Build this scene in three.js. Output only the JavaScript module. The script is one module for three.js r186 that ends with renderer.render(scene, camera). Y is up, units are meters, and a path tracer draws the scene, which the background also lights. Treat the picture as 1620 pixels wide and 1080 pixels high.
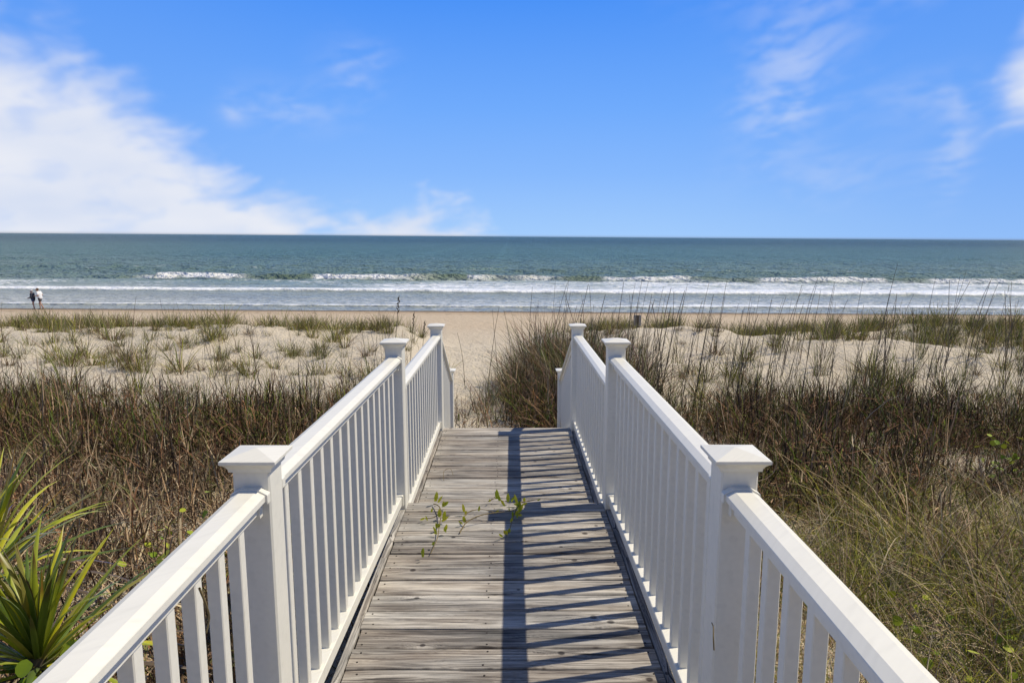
import * as THREE from 'three';
import { mergeGeometries, toCreasedNormals, mergeVertices } from 'three/addons/utils/BufferGeometryUtils.js';
import { MarchingCubes } from 'three/addons/objects/MarchingCubes.js';

// ------------------------------------------------------------------ camera
const scene = new THREE.Scene();
const ROLL = 0.0070;
const camera = new THREE.PerspectiveCamera(53.13, 1.5, 0.05, 60000);
camera.rotation.order = 'YXZ';
camera.position.set(0.025, 1.63, 0);
camera.rotation.set(-0.1525, -0.0046, ROLL);
camera.updateMatrixWorld(true);
camera.updateProjectionMatrix();

// ------------------------------------------------------------------ noise
let seedState = 12345;
function reseed(s) { seedState = s >>> 0; }
function rnd() { seedState = (seedState + 0x6D2B79F5) | 0; let t = Math.imul(seedState ^ (seedState >>> 15), 1 | seedState); t = (t + Math.imul(t ^ (t >>> 7), 61 | t)) ^ t; return ((t ^ (t >>> 14)) >>> 0) / 4294967296; }
const rr = (a, b) => a + (b - a) * rnd();
const pick = (a) => a[Math.floor(rnd() * a.length)];
const PERM = new Uint8Array(512), GX = new Float32Array(256), GY = new Float32Array(256);
reseed(7);
{ const p = [...Array(256).keys()]; for (let i = 255; i > 0; i--) { const j = Math.floor(rnd() * (i + 1)); [p[i], p[j]] = [p[j], p[i]]; } for (let i = 0; i < 512; i++) PERM[i] = p[i & 255]; for (let i = 0; i < 256; i++) { const a = i / 256 * Math.PI * 2; GX[i] = Math.cos(a); GY[i] = Math.sin(a); } }
function noise(x, y) {
  const xf = Math.floor(x), yf = Math.floor(y), X = xf & 255, Y = yf & 255; x -= xf; y -= yf;
  const u = x * x * x * (x * (x * 6 - 15) + 10), v = y * y * y * (y * (y * 6 - 15) + 10);
  const a = PERM[PERM[X] + Y], b = PERM[PERM[X + 1] + Y], c = PERM[PERM[X] + Y + 1], d = PERM[PERM[X + 1] + Y + 1];
  const n0 = GX[a] * x + GY[a] * y, n1 = GX[b] * (x - 1) + GY[b] * y, n2 = GX[c] * x + GY[c] * (y - 1), n3 = GX[d] * (x - 1) + GY[d] * (y - 1);
  return 1.5 * (n0 + u * (n1 - n0) + v * ((n2 + u * (n3 - n2)) - (n0 + u * (n1 - n0))));
}
function tnoise(x, y, p) { // repeats every p cells
  const xf = Math.floor(x), yf = Math.floor(y), X = ((xf % p) + p) % p, Y = ((yf % p) + p) % p, X1 = (X + 1) % p, Y1 = (Y + 1) % p; x -= xf; y -= yf;
  const u = x * x * (3 - 2 * x), v = y * y * (3 - 2 * y), H = (i, j) => PERM[PERM[i & 255] + (j & 255)];
  const a = H(X, Y), b = H(X1, Y), c = H(X, Y1), d = H(X1, Y1), n0 = GX[a] * x + GY[a] * y, n1 = GX[b] * (x - 1) + GY[b] * y, n2 = GX[c] * x + GY[c] * (y - 1), n3 = GX[d] * (x - 1) + GY[d] * (y - 1);
  return 1.5 * mix(mix(n0, n1, u), mix(n2, n3, u), v);
}
function fbm(x, y, o = 4) { let s = 0, a = 0.5, n = 0; for (let i = 0; i < o; i++) { s += a * noise(x, y); n += a; x = x * 2.03 + 17.3; y = y * 2.03 + 5.1; a *= 0.5; } return s / n; }
const clamp = (x, a = 0, b = 1) => Math.min(b, Math.max(a, x));
const sstep = (a, b, x) => { const t = clamp((x - a) / (b - a)); return t * t * (3 - 2 * t); };
const mix = (a, b, t) => a + (b - a) * t;
const mix3 = (a, b, t) => [mix(a[0], b[0], t), mix(a[1], b[1], t), mix(a[2], b[2], t)];
const toLin = (c) => { c /= 255; return c <= 0.04045 ? c / 12.92 : Math.pow((c + 0.055) / 1.055, 2.4); };
const RGB = (r, g, b) => [toLin(r), toLin(g), toLin(b)];

// ------------------------------------------------------------------ sky, sun, exposure
const SKYGAIN = 1.0;
{
  const W = 2048, H = 1024, data = new Float32Array(W * H * 4);
  const wisps = [ // azimuth, elevation, half width, half height, strength (degrees): thin cirrus all round the sky
    [-17, 9.6, 4, 1.6, 0.28], [-12, 12.6, 2.4, 1.8, 0.30], [-21.5, 9.2, 1.2, 1.0, .4], [22, 13.5, 3.8, 2.8, 0.40], [20.5, 9.4, 3.4, 2.2, 0.44], [31.8, 5.6, 1.2, 2.6, .55], [33, 9.5, 6, 1.6, 0.28], [26, 17.5, 9, 1.6, .25], [24, 5, 6, 2, .2], [38.5, 17.2, 3, 1.2, .7],
    [75, 12, 15, 6, .7], [110, 24, 18, 8, .6], [165, 36, 22, 9, .6], [-165, 28, 22, 9, .6], [-100, 30, 20, 8, .6], [60, 40, 18, 7, .5], [-60, 42, 20, 7, .5]];
  // upper edge of the cloud banks along the horizon: [azimuth, elevation]
  const bank = [[-180, 9], [-150, 14], [-120, 6], [-90, 10], [-60, 13], [-45, 14.2], [-37, 14.6], [-34, 14.0], [-31, 12.6], [-28.4, 10.6], [-25.5, 8.0], [-22.5, 5.2], [-19.8, 3.4], [-17.6, 1.9], [-15.4, 0.7], [-12.8, 0.6], [-11, 1.1], [-8.5, 1.7], [-5.5, 1.8], [-3, 1.3], [-1.2, 0.0], [0.4, -1.6], [3, -4], [30.5, -4], [32.8, 4], [34.2, 10.5], [36.2, 15.5], [44, 19], [60, 8], [80, 4], [110, 11], [140, 13], [180, 9]];
  const bankLow = (az) => sstep(29, 31, az) * (1 - sstep(44, 52, az)) * (7.6 + 1.2 * (36 - clamp(az, 32, 40)) / 4); // the bank to the right floats clear of the sea
  const bankTop = (az) => { let k = 0; while (k < bank.length - 2 && az > bank[k + 1][0]) k++; const [a, ya] = bank[k], [b, yb] = bank[k + 1]; return mix(ya, yb, (az - a) / (b - a)); };
  for (let j = 0; j < H; j++) {
    const el = ((j + 0.5) / H - 0.5) * 180;
    for (let i = 0; i < W; i++) {
      const phi = ((i + 0.5) / W - 0.5) * Math.PI * 2; // atan2(z, x)
      let az = phi * 180 / Math.PI + 90; if (az > 180) az -= 360; // 0 = -z, + to the right
      const e = Math.max(el, 0), t = e / 90;
      const k1 = 1 - Math.exp(-e / 9.5), k2 = 1 - Math.exp(-e / 40);
      let c = e < 5 ? mix3([0.40, 0.66, 1.06], [0.265, 0.53, 1.07], e / 5) : e < 10 ? mix3([0.265, 0.53, 1.07], [0.178, 0.445, 1.06], (e - 5) / 5) : mix3([0.178, 0.445, 1.06], [0.066, 0.300, 1.0], clamp((e - 10) / 9));
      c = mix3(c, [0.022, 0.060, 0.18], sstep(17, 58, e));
      const side = sstep(8, 38, Math.abs(az)) * 0.35 * (1 - sstep(14, 40, e)); // slightly paler to the sides
      c = mix3(c, [0.155, 0.38, 0.96], side);
      // clouds: fibres that run down to the right
      const wx = fbm(az * 0.10 + 3, e * 0.2 + 9, 3) * 2.4, wy = fbm(az * 0.10 + 31, e * 0.2 + 2, 3) * 1.3;
      const along = az + e * 0.5 + wx, across = e - az * 0.26 + wy;
      const fib = fbm(along * 0.16, across * 0.75, 5), puffy = fbm((az + wx) * 0.22, (e + wy) * 0.42 + 40, 5), fine = fbm(along * 0.5 + 9, across * 1.9, 4);
      let cl = 0;
      const top = bankTop(az), d = top - e + 2.9 * puffy + 1.4 * fib + 0.9 * fine;
      cl = sstep(-1.6, 2.1 + 0.30 * clamp(top, 0, 16), d) * (0.97 - 0.20 * sstep(-0.05, 0.5, -puffy - 0.5 * fib - 0.3 * fine));
      if (bankLow(az) > 0) cl *= sstep(-1.0, 2.5, e - bankLow(az) + 2.2 * fib + puffy);
      let m = 0;
      for (const p of wisps) { let da = az - p[0]; if (da > 180) da -= 360; if (da < -180) da += 360; const dx = (da + wx * 0.8) / p[2], dy = (e - p[1] + wy) / p[3], q = dx * dx + dy * dy; if (q < 5) m += p[4] * Math.exp(-q * 1.1); }
      const wsp = m * sstep(-0.25, 0.6, 0.55 * fib + 0.45 * fine + 0.6 * puffy + 0.15);
      cl = 1 - (1 - clamp(cl)) * (1 - clamp(wsp));
      const grey = clamp(0.55 + 0.9 * fbm(az * 0.09 + 50, e * 0.25, 4));
      const cc = mix3([0.74, 0.81, 0.97], [0.94, 0.95, 1.0], grey);
      c = mix3(c, cc, clamp(cl) * 0.96);
      if (el < 0) c = mix3(c, [0.20, 0.22, 0.22], sstep(0, 3, -el));
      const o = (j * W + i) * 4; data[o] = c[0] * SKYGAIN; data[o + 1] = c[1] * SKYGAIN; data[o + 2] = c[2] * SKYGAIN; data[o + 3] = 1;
    }
  }
  const tex = new THREE.DataTexture(data, W, H, THREE.RGBAFormat, THREE.FloatType);
  tex.mapping = THREE.EquirectangularReflectionMapping; tex.magFilter = THREE.LinearFilter; tex.minFilter = THREE.LinearFilter; tex.wrapS = THREE.RepeatWrapping; tex.needsUpdate = true;
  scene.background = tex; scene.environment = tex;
}
const sun = new THREE.DirectionalLight(new THREE.Color().setRGB(1.0, 0.90, 0.71), 5.0);
sun.position.set(0.655 * 40, 40, -0.142 * 40 - 8); sun.target.position.set(0, 0, -8);
sun.castShadow = true; sun.shadow.mapSize.set(4096, 4096);
Object.assign(sun.shadow.camera, { left: -30, right: 30, top: 30, bottom: -30, near: 1, far: 160 });
scene.add(sun, sun.target);
const renderer = new THREE.WebGLRenderer();
renderer.toneMapping = THREE.LinearToneMapping; renderer.toneMappingExposure = 0.92; renderer.shadowMap.enabled = true;

// ------------------------------------------------------------------ helpers
const used = new Map();
function numbered(n) { const k = used.get(n) ?? 0; used.set(n, k + 1); return k ? n + '_' + String(k).padStart(3, '0') : n; }
function thing(name, label, category, group, kind) { const o = new THREE.Group(); o.name = numbered(name); scene.add(o); tag(o, label, category, group, kind); return o; }
function tag(o, label, category, group, kind) { if (label) o.userData.label = label; if (category) o.userData.category = category; if (group) o.userData.group = group; if (kind) o.userData.kind = kind; return o; }
function part(name, geo, mat, parent) { const m = new THREE.Mesh(geo, mat); m.name = name; m.castShadow = m.receiveShadow = true; parent.add(m); return m; }
function topMesh(name, geo, mat, label, category, group, kind) { const m = part(numbered(name), geo, mat, scene); return tag(m, label, category, group, kind); }
function std(o) { const { rgb, ...rest } = o; const m = new THREE.MeshPhysicalMaterial({ roughness: 0.8, metalness: 0, ...rest }); if (rgb) m.color.setRGB(...rgb); return m; }
function dataTex(w, h, fn, srgb, rep) { // fn(i, j) -> [r,g,b] 0..255
  const d = new Uint8Array(w * h * 4);
  for (let j = 0; j < h; j++) for (let i = 0; i < w; i++) { const c = fn(i, j), o = (j * w + i) * 4; d[o] = clamp(c[0], 0, 255); d[o + 1] = clamp(c[1], 0, 255); d[o + 2] = clamp(c[2], 0, 255); d[o + 3] = 255; }
  const t = new THREE.DataTexture(d, w, h); t.magFilter = THREE.LinearFilter; t.minFilter = THREE.LinearFilter; t.wrapS = t.wrapT = THREE.RepeatWrapping; if (srgb) t.colorSpace = THREE.SRGBColorSpace; t.needsUpdate = true; return t;
}
// pixel of the photograph (1620 x 1080) -> point on a horizontal plane
function ray(px, py) { return new THREE.Vector3(px / 810 - 1, 1 - py / 540, 0.5).unproject(camera).sub(camera.position).normalize(); }
function onPlane(px, py, y) { const d = ray(px, py), t = (y - camera.position.y) / d.y; return camera.position.clone().addScaledVector(d, t); }
// a long bar with an outline in (x, y), running along -z from 0 to length
function bar(outline, length) {
  const s = new THREE.Shape(outline.map(([x, y]) => new THREE.Vector2(x, y)));
  const g = new THREE.ExtrudeGeometry(s, { depth: length, bevelEnabled: false, steps: 1 });
  g.translate(0, 0, -length); return g;
}
function chamferRect(w, h, c) { const a = w / 2, b = h / 2; return [[-a + c, -b], [a - c, -b], [a, -b + c], [a, b - c], [a - c, b], [-a + c, b], [-a, b - c], [-a, -b + c]]; }
function squareLathe(profile) { // [halfwidth, y] from bottom to top, square in plan, sharp faces
  const pos = [], idx = [];
  const corners = [[-1, -1], [1, -1], [1, 1], [-1, 1]];
  for (let k = 0; k < profile.length - 1; k++) {
    const [w0, y0] = profile[k], [w1, y1] = profile[k + 1];
    for (let s = 0; s < 4; s++) {
      const [ax, az] = corners[s], [bx, bz] = corners[(s + 1) % 4], o = pos.length / 3;
      pos.push(ax * w0, y0, az * w0, bx * w0, y0, bz * w0, bx * w1, y1, bz * w1, ax * w1, y1, az * w1);
      idx.push(o, o + 2, o + 1, o, o + 3, o + 2);
    }
  }
  const g = new THREE.BufferGeometry(); g.setAttribute('position', new THREE.Float32BufferAttribute(pos, 3)); g.setIndex(idx);
  const uv = []; for (let i = 0; i < pos.length / 3; i++) uv.push(pos[i * 3] + pos[i * 3 + 2], pos[i * 3 + 1]);
  g.setAttribute('uv', new THREE.Float32BufferAttribute(uv, 2)); g.computeVertexNormals(); return g;
}
function tube(points, r0, r1, sides = 5, segs = 12) {
  const curve = new THREE.CatmullRomCurve3(points), pos = [], idx = [], nor = [];
  const P = curve.getSpacedPoints(segs); const F = curve.computeFrenetFrames(segs, false);
  for (let i = 0; i <= segs; i++) { const r = mix(r0, r1, i / segs); for (let s = 0; s < sides; s++) { const a = s / sides * Math.PI * 2, n = F.normals[i].clone().multiplyScalar(Math.cos(a)).addScaledVector(F.binormals[i], Math.sin(a)); pos.push(P[i].x + n.x * r, P[i].y + n.y * r, P[i].z + n.z * r); nor.push(n.x, n.y, n.z); } }
  for (let i = 0; i < segs; i++) for (let s = 0; s < sides; s++) { const a = i * sides + s, b = i * sides + (s + 1) % sides; idx.push(a, b, a + sides, b, b + sides, a + sides); }
  const g = new THREE.BufferGeometry(); g.setAttribute('position', new THREE.Float32BufferAttribute(pos, 3)); g.setAttribute('normal', new THREE.Float32BufferAttribute(nor, 3)); g.setAttribute('uv', new THREE.Float32BufferAttribute(new Float32Array(pos.length / 3 * 2), 2)); g.setIndex(idx); return g;
}
function tiltRoot(o) { // the walkway has settled a little to one side: turned about a lengthwise line at eye level
  const c = Math.cos(ROLL), s = Math.sin(ROLL), px = 0.025, py = 1.63;
  o.rotation.z = ROLL; o.position.set(px - (c * px - s * py), py - (s * px + c * py), 0); return o;
}

// ------------------------------------------------------------------ ground
const baseKeys = [[-9, -.40], [3, -.48], [6, -.74], [8.5, -1.0], [12, -1.06], [17, -1.05], [19.5, -1.08], [22, -1.45], [25, -2.15], [30, -2.95], [40, -3.52], [50, -4.15], [56, -4.52], [60, -4.80], [68, -5.4], [80, -6.4]];
function baseY(D) { let k = 0; while (k < baseKeys.length - 2 && D > baseKeys[k + 1][0]) k++; const [a, ya] = baseKeys[k], [b, yb] = baseKeys[k + 1]; const t = clamp((D - a) / (b - a)); return mix(ya, yb, t); }
function baseSmooth(D) { return (baseY(D - 0.9) + 2 * baseY(D) + baseY(D + 0.9)) / 4; }
const pathX = (D) => -0.62 - 0.012 * Math.max(0, D - 10) - 0.25 * sstep(22, 34, D);
function pathMask(x, D) { const w = mix(0.75, 1.5, sstep(9, 20, D)) + 0.25 * noise(D * 0.4, 3.3); return (1 - sstep(w * 0.6, w * 1.5, Math.abs(x - pathX(D)))) * sstep(7.6, 9.0, D); }
const humps = [[5.1, 18.6, 1.7, 1.3, .20], [9.0, 16.2, 1.7, 1.2, .22], [2.6, 19.5, 1.2, 1.2, .06], [13.5, 20.5, 3, 1.5, .26], [7.2, 19.8, .9, 1, -.16], [-7.4, 18.8, 3.2, 1.4, .13], [-14, 18.5, 2.6, 1.6, .12], [-10.6, 17.8, 1.2, 1.2, -.12], [-3.6, 19.5, 1.4, 1.2, .03], [12, 17, 1.3, 1, -.15]];
function groundY(x, D) {
  let y = baseSmooth(D);
  const dune = sstep(11, 14.5, D) * (1 - sstep(23, 28, D));
  const pm = pathMask(x, D);
  y += dune * (1 - pm) * (0.24 * fbm(x * 0.33 + 7, D * 0.42, 3) + 0.11 * fbm(x * 1.0, D * 1.2 + 20, 4));
  for (const [hx, hd, sx, sd, a] of humps) y += a * Math.exp(-(((x - hx) / sx) ** 2) - (((D - hd) / sd) ** 2));
  y += 0.10 * fbm(x * 0.6 + 11, D * 0.6, 3) * (1 - sstep(9, 12, D)) * (1 - pm);
  // the path is trodden into the dune
  const trod = pm * sstep(11, 17, D) * (1 - sstep(24, 34, D)); y -= trod * 0.50;
  // footprints and wind ripples
  const beach = sstep(24, 32, D) * (1 - sstep(49, 53, D));
  const foot = Math.max(pm, beach * 0.9, 0.15 * dune);
  if (foot > 0.02) { const n = fbm(x * 2.3 + 5, D * 2.1, 3); y += foot * 0.055 * n - foot * 0.03 * sstep(0.15, 0.45, noise(x * 3.7, D * 2.6 + 9)); }
  y += (0.012 * noise(x * 5 + 1.3, D * 5) + dune * (0.012 * Math.sin((x * 2.6 + D * 0.8 + 1.6 * noise(x * 0.7, D * 0.7)) * 6.283 / 0.55) * sstep(-0.1, 0.3, noise(x * 0.35 + 4, D * 0.4)) - 0.035 * sstep(0.3, 0.55, noise(x * 2.9 + 40, D * 2.3)))) * (1 - sstep(50, 54, D));
  return y;
}
const sandSpeck = dataTex(512, 512, (i, j) => { const u = i / 512, v = j / 512; const n = 0.5 * tnoise(u * 64, v * 64, 64) + 0.5 * tnoise(u * 160, v * 160, 160), g = ((Math.imul(i * 7349 + j * 9151 + 17, 2654435761) >>> 8) & 255) / 255; const b = 222 + 16 * n + 22 * (g - 0.5) - (g > 0.985 ? 60 : 0); return [b, b * 0.985, b * 0.96]; }, true);
const sandBump = dataTex(512, 512, (i, j) => { const u = i / 512, v = j / 512; const b = 128 + 70 * tnoise(u * 24, v * 24, 24) + 40 * tnoise(u * 70, v * 70, 70) + 22 * tnoise(u * 180, v * 180, 180); return [b, b, b]; });
{
  const rows = []; for (const D of [-160, -120, -80, -60, -45, -34, -26, -20, -16, -13, -11]) rows.push(D); for (let D = -9.5; D < 2; D += 0.3) rows.push(D); for (let D = 2; D < 82; D *= 1.0085) rows.push(D);
  const NC = 460, pos = [], uv = [], col = [], idx = [];
  rows.forEach((D, r) => {
    const half = Math.max(42, 1.15 * (Math.max(D, 0) + 5)) + Math.max(0, -D - 9) * 1.6;
    for (let c = 0; c <= NC; c++) {
      let s = c / NC * 2 - 1; s = s * (0.45 + 0.55 * s * s); const x = s * half; pos.push(x, groundY(x, D), -D); uv.push(x / 1.7, D / 1.7);
      const edge = 55.3 + 0.5 * fbm(x * 0.06, 4, 3) + 0.12 * noise(x * 0.4, 8);
      const wet = sstep(edge - 0.9, edge + 0.15, D), damp = sstep(48.5, 55, D + 1.6 * fbm(x * 0.08, D * 0.2, 3));
      const patch = 0.5 + 0.5 * fbm(x * 0.35 + 40, D * 0.35, 4);
      let a = mix3([0.74, 0.66, 0.53], [0.83, 0.76, 0.635], patch);
      a = mix3(a, [0.74, 0.60, 0.44], sstep(26, 40, D) * 0.7);
      a = mix3(a, [0.53, 0.395, 0.265], damp * 0.7); a = mix3(a, [0.23, 0.185, 0.14], wet);
      // dark wrack specks
      if (D > 50 && D < 54.5 && noise(x * 2.1, D * 6) > 0.62) a = mix3(a, [0.10, 0.08, 0.06], 0.7);
      col.push(...a);
    }
  });
  for (let r = 0; r < rows.length - 1; r++) for (let c = 0; c < NC; c++) { const a = r * (NC + 1) + c, b = a + NC + 1; idx.push(a, a + 1, b, a + 1, b + 1, b); }
  const g = new THREE.BufferGeometry(); g.setAttribute('position', new THREE.Float32BufferAttribute(pos, 3)); g.setAttribute('uv', new THREE.Float32BufferAttribute(uv, 2)); g.setAttribute('color', new THREE.Float32BufferAttribute(col, 3)); g.setIndex(idx); g.computeVertexNormals();
  topMesh('sand_ground', g, std({ vertexColors: true, map: sandSpeck, bumpMap: sandBump, bumpScale: 0.06, roughness: 0.92, specularIntensity: 0.3 }), 'pale sand of the dunes and beach sloping down to the sea', 'sand', null, 'structure');
}

// ------------------------------------------------------------------ sea
const SEA = -4.63;
{
  const rows = []; const NR = 620; for (let i = 0; i <= NR; i++) { const t = i / NR; rows.push(1 / mix(1 / 55.6, 1 / 5200, Math.pow(t, 0.93))); } rows.push(9000, 16000, 40000);
  const NC = 760, pos = [], uv = [], col = [], idx = [];
  const ridge = (d, wFront, wBack) => Math.exp(-((d / (d < 0 ? wFront : wBack)) ** 2)); // d < 0 is the shore side
  rows.forEach((D, r) => {
    const dD = r ? D - rows[r - 1] : 0.1, half = 1.25 * D;
    for (let c = 0; c <= NC; c++) {
      const x = (c / NC * 2 - 1) * half, dx = 2 * half / NC;
      let y = SEA; const fade = (wl) => clamp((wl / Math.max(dD, dx * 0.6) - 2) / 3);
      const off = sstep(66, 120, D);
      // swell and chop
      const wv = 6 * fbm(x * 0.012, D * 0.01, 3);
      y += off * 0.15 * Math.sin((D + wv * 2.2) / 17 * 6.283) * fade(17) * (0.5 + 0.5 * noise(x * 0.02 + 3, D * 0.012));
      y += off * (0.24 * fbm(x * 0.10 + 2, D * 0.21, 2) * fade(6) + 0.22 * noise(x * 0.33 + 9, D * 0.62) * fade(2.2) + 0.10 * noise(x * 0.9, D * 1.7 + 7) * fade(0.9));
      y += 0.02 * noise(x * 0.8, D * 1.6) * fade(0.9) + 0.009 * noise(x * 2.6, D * 4.0) * fade(0.4);
      // swell lines farther out
      const l1 = 168 + 5 * fbm(x * 0.012 + 20, 1, 2), l2 = 128 + 5 * fbm(x * 0.015 + 60, 2, 2);
      y += 0.55 * ridge(D - l1, 3.5, 9) * (0.55 + 0.45 * noise(x * 0.02, 5)) + 0.42 * ridge(D - l2, 2.8, 7) * sstep(-0.1, 0.5, noise(x * 0.018 + 4, 9) + 0.25);
      // the breaker
      const cb = 101 + 2.2 * fbm(x * 0.025 + 5, 3, 3) + 0.5 * noise(x * 0.2, 1), ab = clamp(0.78 + 0.35 * noise(x * 0.03 + 1.7, 2) + (x < -52 ? -0.5 : 0), 0.2, 1.1);
      y += ab * 0.80 * ridge(D - cb, 1.3, 4.5);
      // the bores running in
      const b1 = 76.6 + 1.6 * fbm(x * 0.02 + 31, 3, 3) + 0.35 * noise(x * 0.35, 11) - (x < -48 ? 0 : 0), b2 = 60.4 + 0.75 * fbm(x * 0.04 + 12, 6, 3) + 0.12 * noise(x * 0.5, 3) + (x > 0 ? 0.9 * sstep(4, 16, x) : 0);
      y += 0.30 * ridge(D - b1, 0.8, 5) + 0.10 * ridge(D - b2, 0.18, 2.2);
      y += 0.06 * sstep(100, 62, D) - 0.03 * sstep(60, 55, D);
      pos.push(x, y, -D); uv.push(x / 26, D / 26);
      // colour of the water: sandy and grey near the shore, green over the bar, blue outside
      let a = mix3([0.25, 0.270, 0.24], [0.155, 0.225, 0.180], sstep(62, 112, D));
      a = mix3(a, [0.098, 0.185, 0.152], sstep(110, 240, D)); a = mix3(a, [0.050, 0.100, 0.092], sstep(240, 900, D));
      a = mix3(a, [0.095, 0.140, 0.075], 0.8 * ab * ridge(D - cb + 0.7, 1.4, 1.6));  // breaker's shore face painted darker green, standing in for less reflected sky
      a = a.map((v) => v * (1 + 0.22 * fbm(x * 0.05, D * 0.16, 4) * (1 - sstep(300, 900, D))));
      // foam
      const right = sstep(-26, -2, x), far_right = sstep(6, 22, x), lace = 1 - Math.abs(fbm(x * 0.40 + 2 * noise(x * 0.3, D * 0.3), D * 0.62, 4)) * 2.6, lace2 = 1 - Math.abs(fbm(x * 1.0 + 8, D * 1.5 + 2, 3)) * 2.5;
      let f = 0;
      const brk = x > -6 ? 0.85 * sstep(-0.1, 0.35, noise(x * 0.11 + 8.3, 4.4) + 0.2) : sstep(-57, -50, x) * (1 - sstep(-20, -8, x)) * sstep(-0.42, -0.15, noise(x * 0.09 + 8.3, 4.4) + 0.22 * noise(x * 0.3, 2.2));
      f = Math.max(f, brk * sstep(0.22, 0.7, ridge(D - cb + 0.6, 1.9, 0.8) * (0.75 + 0.5 * noise(x * 0.8, D * 0.9))));
      f = Math.max(f, sstep(0.30, 0.75, ridge(D - b1 - 0.1, 1.1, mix(1.5, mix(4.2, 9.5, far_right), right)) * (0.85 + 0.5 * fbm(x * 0.35, D * 0.4, 3))));
      const zone1 = sstep(b1 - 0.3, b1 + 1, D) * (1 - sstep(cb - 5, cb + 0.5, D)), zone2 = sstep(b2 - .1, b2 + .4, D) * (1 - sstep(b2 + 3, b2 + 11, D));
      const dens1 = mix(0.45, 0.86, right) * (1 - 0.40 * sstep(b1 + 6, cb - 2, D) * (1 - 0.5 * far_right));
      f = Math.max(f, zone1 * sstep(1.0 - dens1, 1.15 - dens1 * 0.55, lace * 0.75 + 0.35 * noise(x * 0.07, D * 0.1 + 3)) * 0.92);
      f = Math.max(f, zone1 * right * mix(0.22, 0.5, sstep(-0.2, 0.3, fbm(x * 0.2, D * 0.35 + 8, 3))));
      f = Math.max(f, sstep(0.30, 0.75, ridge(D - b2 - 0.2, 0.28, mix(0.55, 3.2, far_right)) * (0.9 + 0.5 * noise(x * 0.6, D * 1.2))));
      f = Math.max(f, zone2 * sstep(0.5, 0.95, lace2) * mix(0.4, 0.65, right));
      f = Math.max(f, sstep(80, 62, D) * sstep(0.72, 1.0, lace) * mix(0.15, 0.35, right));
      if (D > 104 && D < 330) f = Math.max(f, 0.6 * sstep(0.66, 0.76, noise(x * 0.30 + 40, D * 0.55) * (0.75 + 0.4 * ridge(D - l2, 4, 3))));
      a = mix3(a, [0.86, 0.86, 0.84], clamp(f));
      col.push(...a);
    }
  });
  for (let r = 0; r < rows.length - 1; r++) for (let c = 0; c < NC; c++) { const a = r * (NC + 1) + c, b = a + NC + 1; idx.push(a, a + 1, b, a + 1, b + 1, b); }
  const g = new THREE.BufferGeometry(); g.setAttribute('position', new THREE.Float32BufferAttribute(pos, 3)); g.setAttribute('uv', new THREE.Float32BufferAttribute(uv, 2)); g.setAttribute('color', new THREE.Float32BufferAttribute(col, 3)); g.setIndex(idx); g.computeVertexNormals();
  const cut = rows.findIndex((D) => D > 97); // inside this line the water is shallow and smooth
  const slice = (r0, r1) => { const q = new THREE.BufferGeometry(), a = r0 * (NC + 1), b = (r1 + 1) * (NC + 1); for (const [k, n] of [['position', 3], ['normal', 3], ['uv', 2], ['color', 3]]) q.setAttribute(k, new THREE.BufferAttribute(g.attributes[k].array.slice(a * n, b * n), n)); const ix = []; for (let r = 0; r < r1 - r0; r++) for (let c = 0; c < NC; c++) { const u = r * (NC + 1) + c, v = u + NC + 1; ix.push(u, u + 1, v, u + 1, v + 1, v); } q.setIndex(ix); return q; };
  const wb = dataTex(1024, 1024, (i, j) => { // tiles: blend of shifted copies
    const u = i / 1024, v = j / 1024, f = (x, y) => 0.45 * noise(x * 7, y * 12) + 0.33 * noise(x * 19 + 3, y * 34) + 0.2 * noise(x * 48, y * 88 + 7) + 0.08 * noise(x * 120, y * 200);
    const w = sstep(0.8, 1, u), w2 = sstep(0.8, 1, v); const a = mix(mix(f(u, v), f(u - 1, v), w), mix(f(u, v - 1), f(u - 1, v - 1), w), w2);
    const b = 128 + 150 * a; return [b, b, b];
  });
  topMesh('sea', slice(cut, rows.length - 1), std({ vertexColors: true, roughness: 0.32, bumpMap: wb, bumpScale: 2.6, ior: 1.33, specularIntensity: 0.42 }), 'blue green open sea reaching the horizon beyond the breakers', 'sea', null, 'structure');
  topMesh('shallow_water', slice(0, cut), std({ vertexColors: true, roughness: 0.26, bumpMap: wb, bumpScale: 0.9, ior: 1.33, specularIntensity: 0.42 }), 'pale shallow water with white foam washing up the beach', 'water', null, 'structure');
}

// ------------------------------------------------------------------ walkway
const W2 = 0.6, NEAR_END = 4.03, FAR_END = 6.31, STEP = -0.17;
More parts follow.
